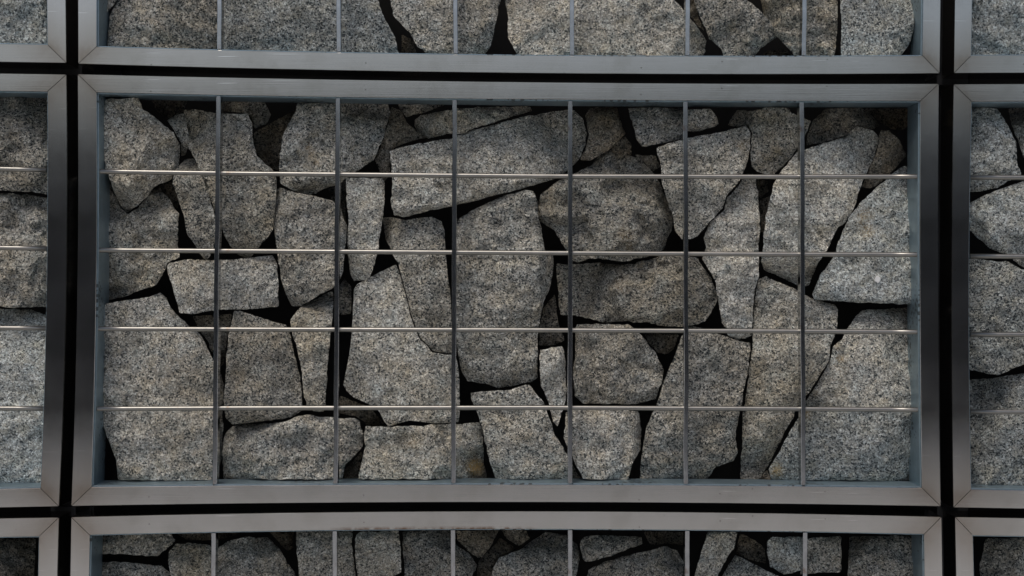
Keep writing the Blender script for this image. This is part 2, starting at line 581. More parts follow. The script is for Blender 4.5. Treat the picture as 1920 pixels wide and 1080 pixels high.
cages['l'] = cage('middle left cage, mostly outside the picture, three large stones in view',
     frame(tl=(-1480, 121), tm=(-690, 128), tr=(125, 139), rm=(124, 548), br=(111, 950), bm=(-690, 962), bl=(-1490, 965), lm=(-1486, 545)),
     frame(tl=(-1445, 155), tm=(-690, 162), tr=(89, 171.5), rm=(87.5, 548), br=(76, 915.5), bm=(-690, 927), bl=(-1455, 930), lm=(-1450, 545)),
     [(-1230, -1230), (-1010, -1010), (-790, -790), (-570, -570), (-350, -352), (-134, -138)],
     [[(-1448, y[0] - 6), (0, y[0]), (87, y[1])] for y in ((316.5, 319), (464.5, 466), (615, 615.5), (765.5, 766))])
cages['r'] = cage('middle right cage, mostly outside the picture, blue grey stones',
     frame(tl=(1787.5, 157.5), tm=(2590, 152), tr=(3390, 146), rm=(3396, 553), br=(3402, 962), bm=(2590, 962), bl=(1787, 952), lm=(1784, 555)),
     frame(tl=(1822, 190.5), tm=(2590, 186), tr=(3355, 180), rm=(3361, 553), br=(3367, 927), bm=(2590, 927), bl=(1821, 918), lm=(1816.5, 555)),
     [(2042, 2042), (2262, 2262), (2480, 2481), (2700, 2702), (2918, 2920), (3136, 3139)],
     [[(1819, y - 0.5), (1920, y), (3358, y - 4)] for y in (333, 481, 627.5, 772.5)])
cages['ul'] = cage('upper left corner cage, one dark grey stone in view',
     frame(tl=(-1478, -694), tm=(-690, -684), tr=(119, -676), rm=(121, -280), br=(125, 118.5), bm=(-690, 108), bl=(-1480, 102), lm=(-1479, -290)),
     frame(tl=(-1443, -660), tm=(-690, -650), tr=(84, -642), rm=(86, -280), br=(89, 83.5), bm=(-690, 74), bl=(-1445, 68), lm=(-1444, -290)),
     [(-1230, -1230), (-1010, -1010), (-790, -790), (-570, -570), (-350, -350), (-134, -134)],
     [[(-1442, y - 6), (84, y)] for y in (-488, -342, -196, -60)])
cages['ur'] = cage('upper right corner cage, one blue grey stone in view',
     frame(tl=(1794, -660), tm=(2590, -668), tr=(3390, -676), rm=(3390, -272), br=(3390, 128), bm=(2590, 134), bl=(1788, 137.5), lm=(1792.5, -262)),
     frame(tl=(1828, -626), tm=(2590, -634), tr=(3355, -642), rm=(3355, -272), br=(3355, 94), bm=(2590, 100), bl=(1821, 104), lm=(1825.5, -262)),
     [(2042, 2042), (2262, 2262), (2480, 2480), (2700, 2700), (2918, 2918), (3136, 3136)],
     [[(1828, y), (3353, y - 6)] for y in (-484, -338, -192, -46)])
cages['dl'] = cage('lower left corner cage, a brown stone in deep shade',
     frame(tl=(-1490, 985), tm=(-690, 980), tr=(111, 969.5), rm=(101, 1373), br=(93, 1776), bm=(-690, 1776), bl=(-1496, 1776), lm=(-1493, 1380)),
     frame(tl=(-1455, 1020), tm=(-690, 1015), tr=(73, 1006), rm=(66, 1373), br=(58, 1742), bm=(-690, 1742), bl=(-1461, 1742), lm=(-1458, 1380)),
     [(-1230, -1230), (-1010, -1010), (-790, -790), (-570, -570), (-350, -352), (-138, -144)],
     [[(-1456, y + 3), (64, y)] for y in (1148, 1294, 1440, 1588)])
cages['dr'] = cage('lower right corner cage, one shaded stone in view',
     frame(tl=(1790, 968.5), tm=(2590, 980), tr=(3402, 985), rm=(3405, 1380), br=(3408, 1776), bm=(2590, 1776), bl=(1806, 1776), lm=(1798, 1373)),
     frame(tl=(1824, 1004), tm=(2590, 1014), tr=(3367, 1020), rm=(3370, 1380), br=(3373, 1742), bm=(2590, 1742), bl=(1841, 1742), lm=(1833, 1373)),
     [(2048, 2052), (2266, 2270), (2486, 2490), (2706, 2708), (2922, 2924), (3140, 3142)],
     [[(1830, y), (3368, y + 3)] for y in (1144, 1290, 1438, 1588)])

# dark posts and connector plates in the gaps
for px, lab in ((134, 'dark steel post deep in the left upright gap between cages'), (1776, 'dark steel post deep in the right upright gap between cages')):
    x = P(px, 0, 0.13).x
    tag(box('support_post', x - 0.03, x + 0.03, 0.13, 0.29, PLINTH_TOP + 0.001, 2.15, DARKSTEEL, bev=0.003), lab, 'post', 'posts behind the gaps')
for px, py, lab in ((134, 131, 'upper left'), (1776, 150, 'upper right'), (122, 960, 'lower left'), (1777, 960, 'lower right')):
    c = P(px, py, 0.06)
    tag(box('connector_plate', c.x - 0.014, c.x + 0.014, 0.06, 0.129, c.z - 0.007, c.z + 0.007, DARKSTEEL, bev=0.001),
        'small dark connector plate at the %s crossing of the gaps' % lab, 'bracket', 'connector plates where four cages meet')

# ------------------------------------------------------------------ stones
def chaikin(pts, r=0.03):
    out = []
    n = len(pts)
    for k in range(n):
        a, b = pts[k], pts[(k + 1) % n]
        out.append(a * (1 - r) + b * r)
        out.append(a * r + b * (1 - r))
    return out


def make_stone(poly, depth, mat, label, group, rough=1.0, tilt=None, facets=(), stains=(), spacing=5.0, seed=0, edge=1.0, thick=None, grow=0.7, jit=True):
    rng = random.Random(seed * 7919 + 13)
    depth = depth + (rng.uniform(0, .014) if depth < 0.04 and jit else 0.006)
    pts = [np.array(p, float) for p in poly]
    ar = 0.5 * sum(pts[k][0] * pts[(k + 1) % len(pts)][1] - pts[(k + 1) % len(pts)][0] * pts[k][1] for k in range(len(pts)))
    if ar < 0:
        pts.reverse()
    ar = abs(ar)
    pts = chaikin(pts)
    dense = []
    n = len(pts)
    for k in range(n):
        a, b = pts[k], pts[(k + 1) % n]
        L = float(np.hypot(*(b - a)))
        m = max(1, int(round(L / (spacing * 0.85))))
        for j in range(m):
            dense.append(a + (b - a) * j / m)
    B = np.array(dense)
    nb = len(B)
    T = np.roll(B, -1, 0) - np.roll(B, 1, 0)
    T /= np.maximum(np.hypot(T[:, 0], T[:, 1]), 1e-6)[:, None]
    Nn = np.stack([T[:, 1], -T[:, 0]], 1)     # outward for this winding
    wig = np.array([1.5 * noise.noise(Vector((b[0] / 19, b[1] / 19, seed * 1.7))) + 1.7 * noise.noise(Vector((b[0] / 8, b[1] / 8, seed * 2.9)))
                    for b in B])
    B = B + Nn * (grow + (0.35 if grow < 0.5 else 1.0) * wig * (0.6 + 0.4 * rough))[:, None]
    c = B.mean(0)
    size = math.sqrt(ar)
    # interior points
    x0, y0 = B.min(0)
    x1, y1 = B.max(0)
    G = []
    row = 0
    y = y0
    while y < y1:
        x = x0 + (spacing / 2 if row % 2 else 0)
        while x < x1:
            G.append((x + rng.uniform(-.3, .3) * spacing, y + rng.uniform(-.3, .3) * spacing))
            x += spacing
        y += spacing * 0.87
        row += 1
    G = np.array(G)

    def dist_in(Q):
        a = B
        b = np.roll(B, -1, 0)
        ab = b - a
        l2 = np.maximum((ab ** 2).sum(1), 1e-9)
        dmin = np.full(len(Q), 1e9)
        ins = np.zeros(len(Q), bool)
        for k in range(nb):
            ap = Q - a[k]
            t = np.clip((ap @ ab[k]) / l2[k], 0, 1)
            dd = ap - t[:, None] * ab[k]
            dmin = np.minimum(dmin, (dd ** 2).sum(1))
            cond = (a[k, 1] > Q[:, 1]) != (b[k, 1] > Q[:, 1])
            if ab[k, 1] != 0:
                xi = a[k, 0] + ab[k, 0] * (Q[:, 1] - a[k, 1]) / ab[k, 1]
                ins ^= cond & (Q[:, 0] < xi)
        return np.sqrt(dmin), ins

    dg, ig = dist_in(G)
    keep = ig & (dg > spacing * 0.45)
    G, dg = G[keep], dg[keep]
    coords = [Vector((float(p[0]), float(p[1]))) for p in B] + [Vector((float(p[0]), float(p[1]))) for p in G]
    vo, eo, fo, ovi, oei, ofi = delaunay_2d_cdt(coords, [], [list(range(nb))], 1, 1e-4)
    V = np.array([(v.x, v.y) for v in vo])
    bound = [None] * nb
    for k, src in enumerate(ovi):
        for s_ in src:
            if s_ < nb:
                bound[s_] = k
    dist, _ = dist_in(V)
    # ---- relief (pixel units, plus = further back)
    if tilt is None:
        tilt = (rng.uniform(-.10, .10), rng.uniform(-.12, .08))
    f = (V[:, 0] - c[0]) * tilt[0] + (V[:, 1] - c[1]) * tilt[1]
    for (fx, fy, dx, dy, sl) in facets:
        L = math.hypot(dx, dy)
        wv = np.array([5.0 * noise.noise(Vector((p[0] / 40, p[1] / 40, seed + 4.0))) + 2.0 * noise.noise(Vector((p[0] / 11, p[1] / 11, seed + 6.0))) for p in V])
        h = ((V[:, 0] - fx) * dx + (V[:, 1] - fy) * dy) / L + wv
        f = f + sl * np.maximum(0, h)
    # knocked-off corners and shallow breaks
    for q in range(rng.randint(1, 3)):
        k = rng.randrange(nb)
        d = B[k] - c
        R = float(np.hypot(*d))
        if R < 8:
            continue
        d = d / R
        ang = rng.uniform(-.5, .5)
        d = np.array([d[0] * math.cos(ang) - d[1] * math.sin(ang), d[0] * math.sin(ang) + d[1] * math.cos(ang)])
        h = (V - c) @ d - R * rng.uniform(.82, .96)
        f = f + rng.uniform(.35, .95) * np.maximum(0, h)
    for q in range(4):
        th = rng.uniform(0, 6.28)
        wv = np.array([4.0 * noise.noise(Vector((p[0] / 30, p[1] / 30, seed + q * 5.0 + 50))) for p in V]) * rough
        h = (V - c) @ np.array([math.cos(th), math.sin(th)]) - rng.uniform(.0, .42) * size + wv
        f = f + rng.uniform(.15, .52) * (0.5 if math.sin(th) > 0.2 else 1.0) * (0.5 + 0.5 * rough) * np.maximum(0, h)
    # ledges left by the break
    tn = np.array([4.5 * noise.fractal(Vector((p[0] / 75, p[1] / 60, seed * 5.1 + 80)), 0.8, 2.0, 3) for p in V])
    fl = np.floor(tn)
    fr = tn - fl
    f = f + (fl + np.clip((fr - 0.84) / 0.16, 0, 1)) * 5.0 * rough
    sd = seed * 3.37
    big = np.array([noise.fractal(Vector((p[0] / 90, p[1] / 90, sd)), 0.9, 2.0, 3) for p in V])
    mid = np.array([noise.ridged_multi_fractal(Vector((p[0] / 46, p[1] / 46, sd + 20)), 1.0, 2.1, 4, 0.9, 2.0) for p in V])
    fin = np.array([noise.fractal(Vector((p[0] / 12, p[1] / 12, sd + 40)), 0.8, 2.0, 3) for p in V])
    f = f + big * 4.0 * rough - (mid - mid.mean()) * 2.2 * rough + fin * 2.6 * (0.5 + 0.5 * rough)
    # broken edge
    er = np.array([noise.noise(Vector((p[0] / 30, p[1] / 30, sd + 60))) for p in V])
    w = np.clip((1.6 + 4.0 * er) * edge, 0.8, None)
    w = np.minimum(w, size * 0.25)
    u = np.clip(1 - dist / w, 0, 1)
    f = f + w * (1 - np.sqrt(np.maximum(0, 1 - (0.97 * u) ** 2))) * 1.05
    f = np.maximum(f, -5.0 + 0.2 * np.minimum(f, 0)) if True else f
    f = np.clip(f, -5.5, 75)
    yd = depth + f * S
    if thick is None:
        thick = min(110, max(45, size * 0.62))
    verts = [P(V[k, 0], V[k, 1], yd[k]) for k in range(len(V))]
    faces = []
    for fc in fo:
        a, b, c3 = fc[:3]
        # image y points down: keep the outside towards the camera
        cr = (V[b, 0] - V[a, 0]) * (V[c3, 1] - V[a, 1]) - (V[b, 1] - V[a, 1]) * (V[c3, 0] - V[a, 0])
        faces.append((a, c3, b) if cr > 0 else (a, b, c3))
    # flanks and back
    ring = [k for k in bound if k is not None]
    ring = [k for j, k in enumerate(ring) if k != ring[j - 1]]
    prev = ring
    for (tt, sc) in ((0.12, 0.985), (0.4, 0.95), (0.75, 0.86), (1.0, 0.66)):
        cur = []
        for k in ring:
            p = c + (V[k] - c) * sc
            nz = noise.fractal(Vector((p[0] / 25, p[1] / 25, sd + tt * 9)), 0.9, 2.0, 2)
            p = p + (c - p) * 0.035 * (nz + 0.5)
            dp = max(yd[k] + 0.002, depth + (thick * tt + 3 * nz) * S) if tt < 1 else max(yd[k] + 0.004, depth + (thick + 5 * nz) * S)
            dp = max(dp, verts[prev[len(cur)]].y + 0.001)
            cur.append(len(verts))
            verts.append(P(p[0], p[1], dp))
        m = len(ring)
        for j in range(m):
            j2 = (j + 1) % m
            faces.append((prev[j], cur[j], cur[j2], prev[j2]))
        prev = cur
    ym = max(verts[k].y for k in prev)
    cv = len(verts)
    verts.append(P(c[0], c[1], ym + 0.006))
    for j in range(len(prev)):
        faces.append((prev[j], cv, prev[(j + 1) % len(prev)]))
    org = P(c[0], c[1], depth)
    org.z = min(v.z for v in verts)
    ob = link_mesh('granite_stone', verts, faces, GR[mat], None, smooth=True, origin=org)
    bm = bmesh.new()
    bm.from_mesh(ob.data)
    bmesh.ops.recalc_face_normals(bm, faces=bm.faces)
    bm.to_mesh(ob.data)
    bm.free()
    ob.data.polygons.foreach_set('use_smooth', [True] * len(ob.data.polygons))
    ob.data.set_sharp_from_angle(angle=math.radians(38))
    if stains:
        vals = np.zeros(len(verts))
        for (sx, sy, sr, amt) in stains:
            dd = np.hypot(V[:, 0] - sx, V[:, 1] - sy) / sr
            vals[:len(V)] = np.maximum(vals[:len(V)], amt * np.clip(1.3 - dd, 0, 1))
        at = ob.data.attributes.new('stain', 'FLOAT', 'POINT')
        at.data.foreach_set('value', vals.tolist())
    tag(ob, label, 'stone', group)
    return ob


F, M_, K, DP = 0.030, 0.042, 0.070, 0.10     # front, middle, back and deep standing of a stone
GC = 'granite stones packed in the central cage'
GU = 'granite stones in the upper row of cages'
GL = 'granite stones in the lower row of cages'
GS = 'granite stones in the side cages'
ST = [
 # ---- central cage, top band
 ('g', F, GC, 'grey stone with a point hanging down, top left corner of the central cage',
  [(193,187),(258,184),(268,205),(300,228),(325,250),(336,270),(337,292),(335,304),(332,317),(318,337),(289,350),(274,368),(257,385),(238,397),(226,385),(214,359),(206,333),(198,315),(193,250)],
  dict(facets=[(270,240,1,-.15,.45),(250,345,.2,1,.35)], rough=1.2)),
 ('b', DP, GC, 'dark sliver of stone under the top rail right of the pointed stone',
  [(285,188),(350,188),(346,208),(314,222),(295,208)], {}),
 ('g', K, GC, 'small dark stone wedged between the pointed stone and the tall barred stone',
  [(314,226),(330,215),(344,213),(351,240),(353,270),(347,292),(340,292),(340,268),(328,245)], {}),
 ('w', F, GC, 'tall warm grey stone tapering downward behind the first flat bar',
  [(346,207),(362,206),(417,214),(464,214),(472,230),(472,254),(481,292),(496,306),(507,315),(519,336),(516,388),(512,429),(496,451),(484,464),(467,486),(446,477),(432,461),(419,435),(405,403),(391,362),(379,327),(369,304),(354,277),(351,260),(353,242),(344,225)],
  dict(facets=[(450,455,.1,1,.6)], rough=.8)),
 ('w', F, GC, 'slim leaning stone left of the first flat bar, between first and second rod',
  [(362,298),(372,315),(382,339),(394,377),(404,406),(404,447),(394,479),(385,486),(376,477),(365,458),(351,435),(346,406),(335,377),(324,342),(330,318),(347,301)],
  dict(facets=[(360,325,0,-1,.8)], rough=.7)),
 ('w', 0.052, GC, 'shaded grey stone with a notch at the left edge, under the pointed stone',
  [(193,330),(203,340),(214,365),(226,392),(240,403),(262,388),(285,358),(300,352),(324,385),(335,400),(333,435),(333,461),(337,482),(315,492),(308,508),(292,534),(262,544),(233,556),(204,562),(194,560)],
  dict(facets=[(290,395,.3,-1,.5)], rough=1.2)),
 ('b', DP, GC, 'tiny dark stone in the gap below the pointed stone',
  [(297,350),(320,342),(336,378),(332,390),(316,374)], {}),
 ('p', F, GC, 'large pale stone with a brown fracture line at the top of the second flat bar',
  [(559,192),(620,194),(676,195),(725,193),(730,210),(722,248),(711,274),(700,300),(670,320),(635,345),(612,353),(582,365),(553,358),(527,343),(524,318),(526,289),(530,260),(533,248),(548,222),(556,204)],
  dict(facets=[(670,303,.45,1,.75),(560,240,-1,-.25,.5),(600,335,.2,1,.4)], rough=1.2, tilt=(0.03,-.03), stains=[(578,275,8,.5),(585,290,8,.5),(595,305,8,.4)])),
 ('b', K, GC, 'dark brown recessed stone between the tall barred stone and the pale fractured stone',
  [(476,250),(500,236),(540,214),(553,208),(543,235),(530,255),(524,290),(522,318),(508,314),(496,303),(484,290),(478,265)], {}),
 ('g', DP, GC, 'shadowed stone under the top rail just right of the first flat bar',
  [(417,190),(495,190),(508,215),(498,232),(478,240),(472,216),(440,209),(417,210)], {}),
 ('b', K, GC, 'dark brown stone in the hollow right of the pale fractured stone',
  [(735,202),(750,207),(762,230),(780,245),(798,257),(765,266),(731,280),(730,330),(718,343),(712,322),(704,300),(714,276),(726,240)], dict(rough=.8)),
 ('g', DP, GC, 'thin dark stone pressed under the top rail between second and third flat bars',
  [(747,196),(839,194),(812,205),(786,213),(762,219),(752,207)], {}),
 ('w', 0.048, GC, 'long narrow stone under the top rail behind the third flat bar',
  [(779,225),(790,217),(854,204),(994,200),(997,208),(938,225),(897,238),(865,250),(839,251),(804,259),(784,248),(778,236)], dict(facets=[(860,222,.1,-1,.6)])),
 ('p', F, GC, 'largest stone, a long slab slanting up across the third flat bar',
  [(731,284),(752,276),(845,260),(868,250),(927,234),(985,219),(1063,206),(1077,209),(1092,222),(1100,251),(1095,277),(1084,300),(1069,315),(1045,333),(1007,345),(920,368),(854,385),(810,393),(757,407),(740,403),(733,377),(736,359),(736,333),(734,304)],
  dict(facets=[(1075,260,1,.1,.6),(900,362,.25,1,1.1),(775,392,.15,1,1.0)], rough=.8, tilt=(.01,-.06))),
 ('b', 0.05, GC, 'brown stone under the top rail right of the fourth flat bar',
  [(1107,203),(1124,201),(1156,201),(1165,233),(1171,251),(1153,268),(1136,284),(1107,300),(1089,299),(1098,281),(1104,253),(1098,218)], dict(facets=[(1130,245,0,-1,.5)])),
 ('b', K, GC, 'small dark stone in the hollow above the big rounded boulder',
  [(1150,272),(1172,257),(1184,272),(1182,290),(1168,290),(1148,284)], {}),
 ('g', F, GC, 'wedge of grey stone under the top rail left of the fifth flat bar',
  [(1178,203),(1283,203),(1284,255),(1275,262),(1250,266),(1215,273),(1203,274),(1195,262),(1190,240),(1182,220)], dict(facets=[(1230,225,0,-1,.6)])),
 ('g', F, GC, 'small blunt stone under the top rail just right of the fifth flat bar',
  [(1288,206),(1330,205),(1340,212),(1346,232),(1340,238),(1325,240),(1302,246),(1288,245)], dict(facets=[(1310,232,.2,1,.9)])),
 ('p', F, GC, 'broad pale stone narrowing downward behind the fifth flat bar',
  [(1232,277),(1247,271),(1299,257),(1357,248),(1398,236),(1407,248),(1405,283),(1403,298),(1392,324),(1384,342),(1360,368),(1354,391),(1331,414),(1311,438),(1299,447),(1279,447),(1266,432),(1261,400),(1250,371),(1242,344),(1241,315),(1235,295)],
  dict(rough=.7, stains=[(1390,272,12,.5)], tilt=(.03,-.05))),
 ('w', 0.044, GC, 'tan tinted stone under the top rail left of the sixth flat bar',
  [(1364,234),(1382,207),(1412,209),(1436,201),(1477,204),(1492,217),(1520,227),(1511,250),(1494,280),(1477,300),(1458,320),(1450,327),(1432,327),(1410,314),(1408,285),(1411,250),(1402,233),(1382,237)], dict(facets=[(1430,235,-.4,-1,.4)])),
 ('b', 0.058, GC, 'dusky brown stone under the top rail right of the sixth flat bar',
  [(1512,272),(1514,252),(1525,228),(1547,204),(1617,203),(1640,222),(1649,236),(1638,242),(1608,234),(1582,254),(1541,268)], {}),
 ('p', F, GC, 'big pale stone crossed by the sixth flat bar, right upper side',
  [(1509,281),(1541,271),(1582,257),(1608,237),(1638,245),(1647,260),(1640,290),(1625,321),(1611,356),(1602,385),(1587,415),(1570,426),(1550,470),(1532,493),(1517,534),(1506,537),(1471,522),(1433,505),(1428,490),(1433,447),(1437,406),(1450,347),(1462,326),(1485,298),(1497,283)],
  dict(facets=[(1480,482,.1,1,.75),(1580,275,-.3,-1,.45)], rough=.9)),
 ('b', 0.055, GC, 'dark rounded stone in the upper right beside the big pale stone',
  [(1652,244),(1668,245),(1687,265),(1698,292),(1675,318),(1657,336),(1631,353),(1617,350),(1630,318),(1645,283)], {}),
 ('b', DP, GC, 'black shaded stone in the top right corner of the central cage',
  [(1622,204),(1700,204),(1706,235),(1690,243),(1670,241),(1650,228)], {}),
 ('c', F, GC, 'grey stone at the right edge with an orange tint and one white splash',
  [(1690,313),(1710,312),(1711,570),(1680,569),(1600,566),(1527,561),(1523,552),(1540,515),(1560,487),(1567,470),(1580,432),(1595,405),(1615,380),(1650,346),(1672,328)],
  dict(rough=.5, tilt=(.02,-.04), facets=[(1600,560,0,1,1.2)], stains=[(1622,405,16,.6),(1627,432,16,.6),(1617,420,14,.4)])),
 ('g', F, GC, 'tall grey stone ending in a rounded foot between the fifth and sixth flat bars',
  [(1398,326),(1416,329),(1420,362),(1422,385),(1425,423),(1422,470),(1422,517),(1413,547),(1412,564),(1409,628),(1398,634),(1381,636),(1366,628),(1355,605),(1349,572),(1342,529),(1333,511),(1317,485),(1325,464),(1321,447),(1330,420),(1359,394),(1365,370),(1386,348),(1392,335)],
  dict(rough=.7, facets=[(1350,590,-1,.2,.7),(1385,615,.1,1,.8)])),
 ('b', DP, GC, 'small dark stone in the cross shaped gap left of the sixth flat bar',
  [(1421,336),(1438,340),(1440,358),(1427,370),(1422,365)], {}),
 ('b', 0.085, GC, 'dark splinter in the narrow upright gap left of the sixth flat bar',
  [(1426,377),(1446,366),(1439,420),(1431,445),(1427,430)], {}),
 ('w', F, GC, 'big rounded brownish boulder with a peaked top, right of the fourth flat bar',
  [(1145,283),(1171,289),(1200,298),(1217,315),(1235,342),(1247,368),(1260,391),(1263,412),(1258,432),(1250,450),(1244,468),(1212,481),(1168,490),(1130,484),(1107,484),(1083,491),(1075,488),(1060,464),(1040,432),(1006,410),(1008,391),(1015,365),(1045,342),(1083,324),(1110,310),(1124,292)],
  dict(rough=1.6, facets=[(1140,335,.05,-1,.55),(1060,400,-1,.1,.45),(1215,400,1,.1,.45),(1180,455,.1,1,.35)], tilt=(0,-.05), stains=[(1175,445,22,.3),(1030,380,14,.35),(1180,460,12,.4)])),
 ('b', K, GC, 'small shaded stone tucked left of the broad pale stone at the fifth flat bar',
  [(1191,290),(1229,293),(1236,312),(1224,321),(1212,308)], {}),
 ('w', F, GC, 'wide rough block with a rust brown hollow under the rounded boulder',
  [(1045,495),(1075,497),(1107,493),(1130,494),(1168,498),(1212,489),(1244,478),(1282,480),(1308,485),(1325,511),(1337,531),(1345,563),(1337,578),(1322,602),(1308,607),(1282,612),(1247,611),(1212,604),(1188,605),(1180,601),(1136,604),(1107,597),(1083,592),(1051,589),(1047,549),(1044,520)],
  dict(rough=1.3, facets=[(1170,517,0,-1,.5),(1190,588,.1,1,.5),(1325,560,1,.3,.4)], tilt=(.0,-.16), stains=[(1160,535,22,.25)])),
 ('p', F, GC, 'tall pale block in the middle, right of the third flat bar',
  [(987,357),(999,360),(1007,377),(1008,400),(1015,435),(1021,470),(1036,473),(1036,511),(1028,546),(1019,564),(1010,607),(1007,625),(1007,707),(996,715),(964,722),(937,727),(915,720),(877,714),(865,695),(858,651),(857,607),(857,520),(857,479),(858,423),(862,409),(897,389),(956,364)],
  dict(rough=.8, facets=[(1010,470,1,-.03,1.3),(930,700,.1,1,.5),(915,400,-.4,-1,.25)], tilt=(.0,-.14), stains=[(925,560,14,.2)])),
 ('b', 0.08, GC, 'dark upright stone in the gap right of the tall pale block',
  [(1019,580),(1040,552),(1046,607),(1058,637),(1042,646),(1012,646),(1013,619)], {}),
 ('g', 0.036, GC, 'narrow pointed stone just left of the fourth flat bar, low down',
  [(1013,656),(1054,650),(1060,683),(1061,747),(1051,782),(1045,800),(1037,791),(1031,759),(1016,724),(1012,695)], dict(facets=[(1050,700,1,0,.6)])),
 ('g', F, GC, 'squat five sided stone between fourth and fifth flat bars, above the lowest rod',
  [(1083,608),(1136,609),(1177,609),(1191,618),(1209,636),(1229,665),(1244,695),(1235,730),(1229,747),(1194,757),(1124,757),(1092,755),(1079,742),(1075,707),(1079,660),(1079,618)],
  dict(facets=[(1160,735,.05,1,.8),(1140,620,0,-1,.7),(1085,680,-1,0,.8)], rough=1.1)),
 ('b', 0.085, GC, 'olive dark stone in the triangular gap left of the fifth flat bar',
  [(1208,626),(1272,628),(1262,654),(1253,663),(1234,661),(1219,645)], {}),
 ('g', F, GC, 'large stone behind the fifth flat bar reaching the bottom rail',
  [(1287,612),(1311,614),(1357,630),(1387,640),(1406,643),(1404,683),(1395,724),(1389,762),(1386,771),(1378,823),(1383,850),(1375,864),(1343,874),(1325,898),(1200,898),(1203,861),(1212,803),(1226,771),(1236,750),(1246,712),(1266,666),(1277,636)],
  dict(rough=.6, facets=[(1230,800,-1,-.3,.5)], tilt=(0,-.03))),
 ('w', F, GC, 'tall stone with a tapering foot behind the sixth flat bar, lower right',
  [(1423,523),(1436,519),(1456,529),(1491,542),(1520,560),(1564,572),(1570,580),(1569,616),(1557,648),(1553,678),(1534,707),(1516,736),(1504,748),(1490,768),(1487,780),(1473,803),(1461,832),(1438,876),(1421,898),(1388,898),(1391,852),(1394,774),(1406,695),(1412,645),(1413,607),(1417,558)],
  dict(rough=.7, facets=[(1545,590,.5,-1,.5)])),
 ('p', F, GC, 'pale stone with rusty flecks at the right edge above the lowest rod',
  [(1617,582),(1681,579),(1711,575),(1711,767),(1600,768),(1508,766),(1511,752),(1537,714),(1559,670),(1563,650),(1578,637),(1589,616),(1605,593)],
  dict(rough=.6, tilt=(0,-.06), facets=[(1650,610,0,-1,.25),(1570,700,-.8,.6,.3)], stains=[(1576,673,8,.8),(1568,650,7,.5),(1530,738,7,.5),(1580,690,20,.2)])),
 ('c', F, GC, 'blue grey stone filling the bottom right corner of the central cage',
  [(1506,770),(1600,771),(1711,770),(1712,902),(1600,900),(1448,899),(1441,880),(1464,844),(1479,815),(1497,785)],
  dict(rough=.45, tilt=(0,-.02), stains=[(1456,882,14,.9),(1512,775,12,.6)])),
 ('g', F, GC, 'wide rectangular stone behind the first flat bar below the second rod',
  [(312,499),(318,493),(350,487),(408,489),(455,485),(510,480),(519,493),(522,537),(521,574),(455,580),(414,580),(359,588),(337,586),(330,558),(321,529)], dict(rough=.6, tilt=(0,-.06))),
 ('g', F, GC, 'blocky stone left of the second flat bar crossed by the second rod',
  [(520,354),(527,352),(556,362),(588,368),(623,377),(638,391),(644,412),(650,423),(648,447),(643,508),(633,531),(622,542),(600,551),(577,565),(565,573),(547,574),(537,552),(528,523),(523,493),(517,450),(513,420),(517,391)],
  dict(rough=.7, facets=[(632,450,1,-.05,.6)], tilt=(0,-.05))),
 ('p', F, GC, 'narrow upright stone just right of the second flat bar',
  [(650,335),(688,334),(717,335),(721,345),(720,377),(718,403),(712,435),(708,470),(702,493),(693,520),(685,524),(664,526),(657,514),(654,487),(652,441),(654,406),(650,371)], dict(rough=.7, facets=[(710,380,1,0,.9)])),
 ('b', DP, GC, 'dark stone in the gap behind the second flat bar under the fractured stone',
  [(614,354),(640,347),(647,337),(647,390),(648,418),(640,398),(625,377)], {}),
 ('p', F, GC, 'upper right piece of the cracked stone left of the third flat bar',
  [(718,409),(731,407),(760,413),(781,409),(810,407),(827,415),(833,432),(835,470),(839,514),(844,552),(847,610),(852,662),(836,662),(812,658),(802,646),(789,634),(779.5,613),(770.5,587),(764.5,558),(753.5,520),(747,493),(736,478),(732,464),(724,450),(720,425)],
  dict(rough=.5, edge=.18, grow=.3, jit=False, tilt=(0,-.04), facets=[(735,455,-1,.2,1.0)])),
 ('p', 0.031, GC, 'large lower left piece of the cracked stone above the lowest rod',
  [(743,496),(711,511),(690,523),(670,533),(664,543),(663,564),(661,607),(658,642),(650,692),(644,721),(650,733),(664,745),(693,758),(711,771),(720,788),(728,799),(769,788),(810,793),(836,793),(860,791),(862,768),(860,695),(854,666),(836,665),(810,661),(800,648),(786.5,636),(777,614),(768,588),(762,559),(751,521)],
  dict(rough=.5, edge=.18, grow=.3, jit=False, tilt=(0,-.05))),
 ('b', 0.075, GC, 'dark stone under the left foot of the cracked stone',
  [(636,742),(660,751),(696,766),(714,790),(724,799),(692,803),(684,790),(668,780),(636,774)], {}),
 ('g', F, GC, 'squarish stone right of the first flat bar resting on the lowest rod line',
  [(440,583),(449,583),(496,599),(537,610),(543,625),(546,640),(553,672),(562,707),(565,742),(567,768),(548,781),(501,788),(460,792),(437,796),(423,782),(421,765),(420,747),(423,718),(426,666),(429,628),(435,602)], dict(rough=.6, facets=[(480,778,.05,1,.6)])),
 ('w', F, GC, 'slim tapering stone left of the second flat bar, lower half',
  [(546,599),(559,580),(568,574),(585,566),(606,554),(622,548),(625,556),(622,607),(618,642),(614,683),(611,730),(609,762),(606,772),(588,771),(575,761),(570,736),(566,695),(560,660),(551,631),(547,616)], dict(rough=.7, facets=[(590,590,-.4,-1,.4)])),
 ('g', 0.075, GC, 'shaded stone behind the second flat bar between slim and cracked stones',
  [(630,548),(646,522),(658,537),(660,560),(657,588),(640,590),(633,575)], {}),
 ('g', F, GC, 'huge plain stone filling the lower left corner of the central cage',
  [(193,571),(233,564),(280,558),(300,549),(312,559),(321,578),(335,593),(353,610),(376,628),(388,651),(400,677),(404,720),(403,800),(399,900),(223,900),(217,861),(210,841),(198,812),(192,785)],
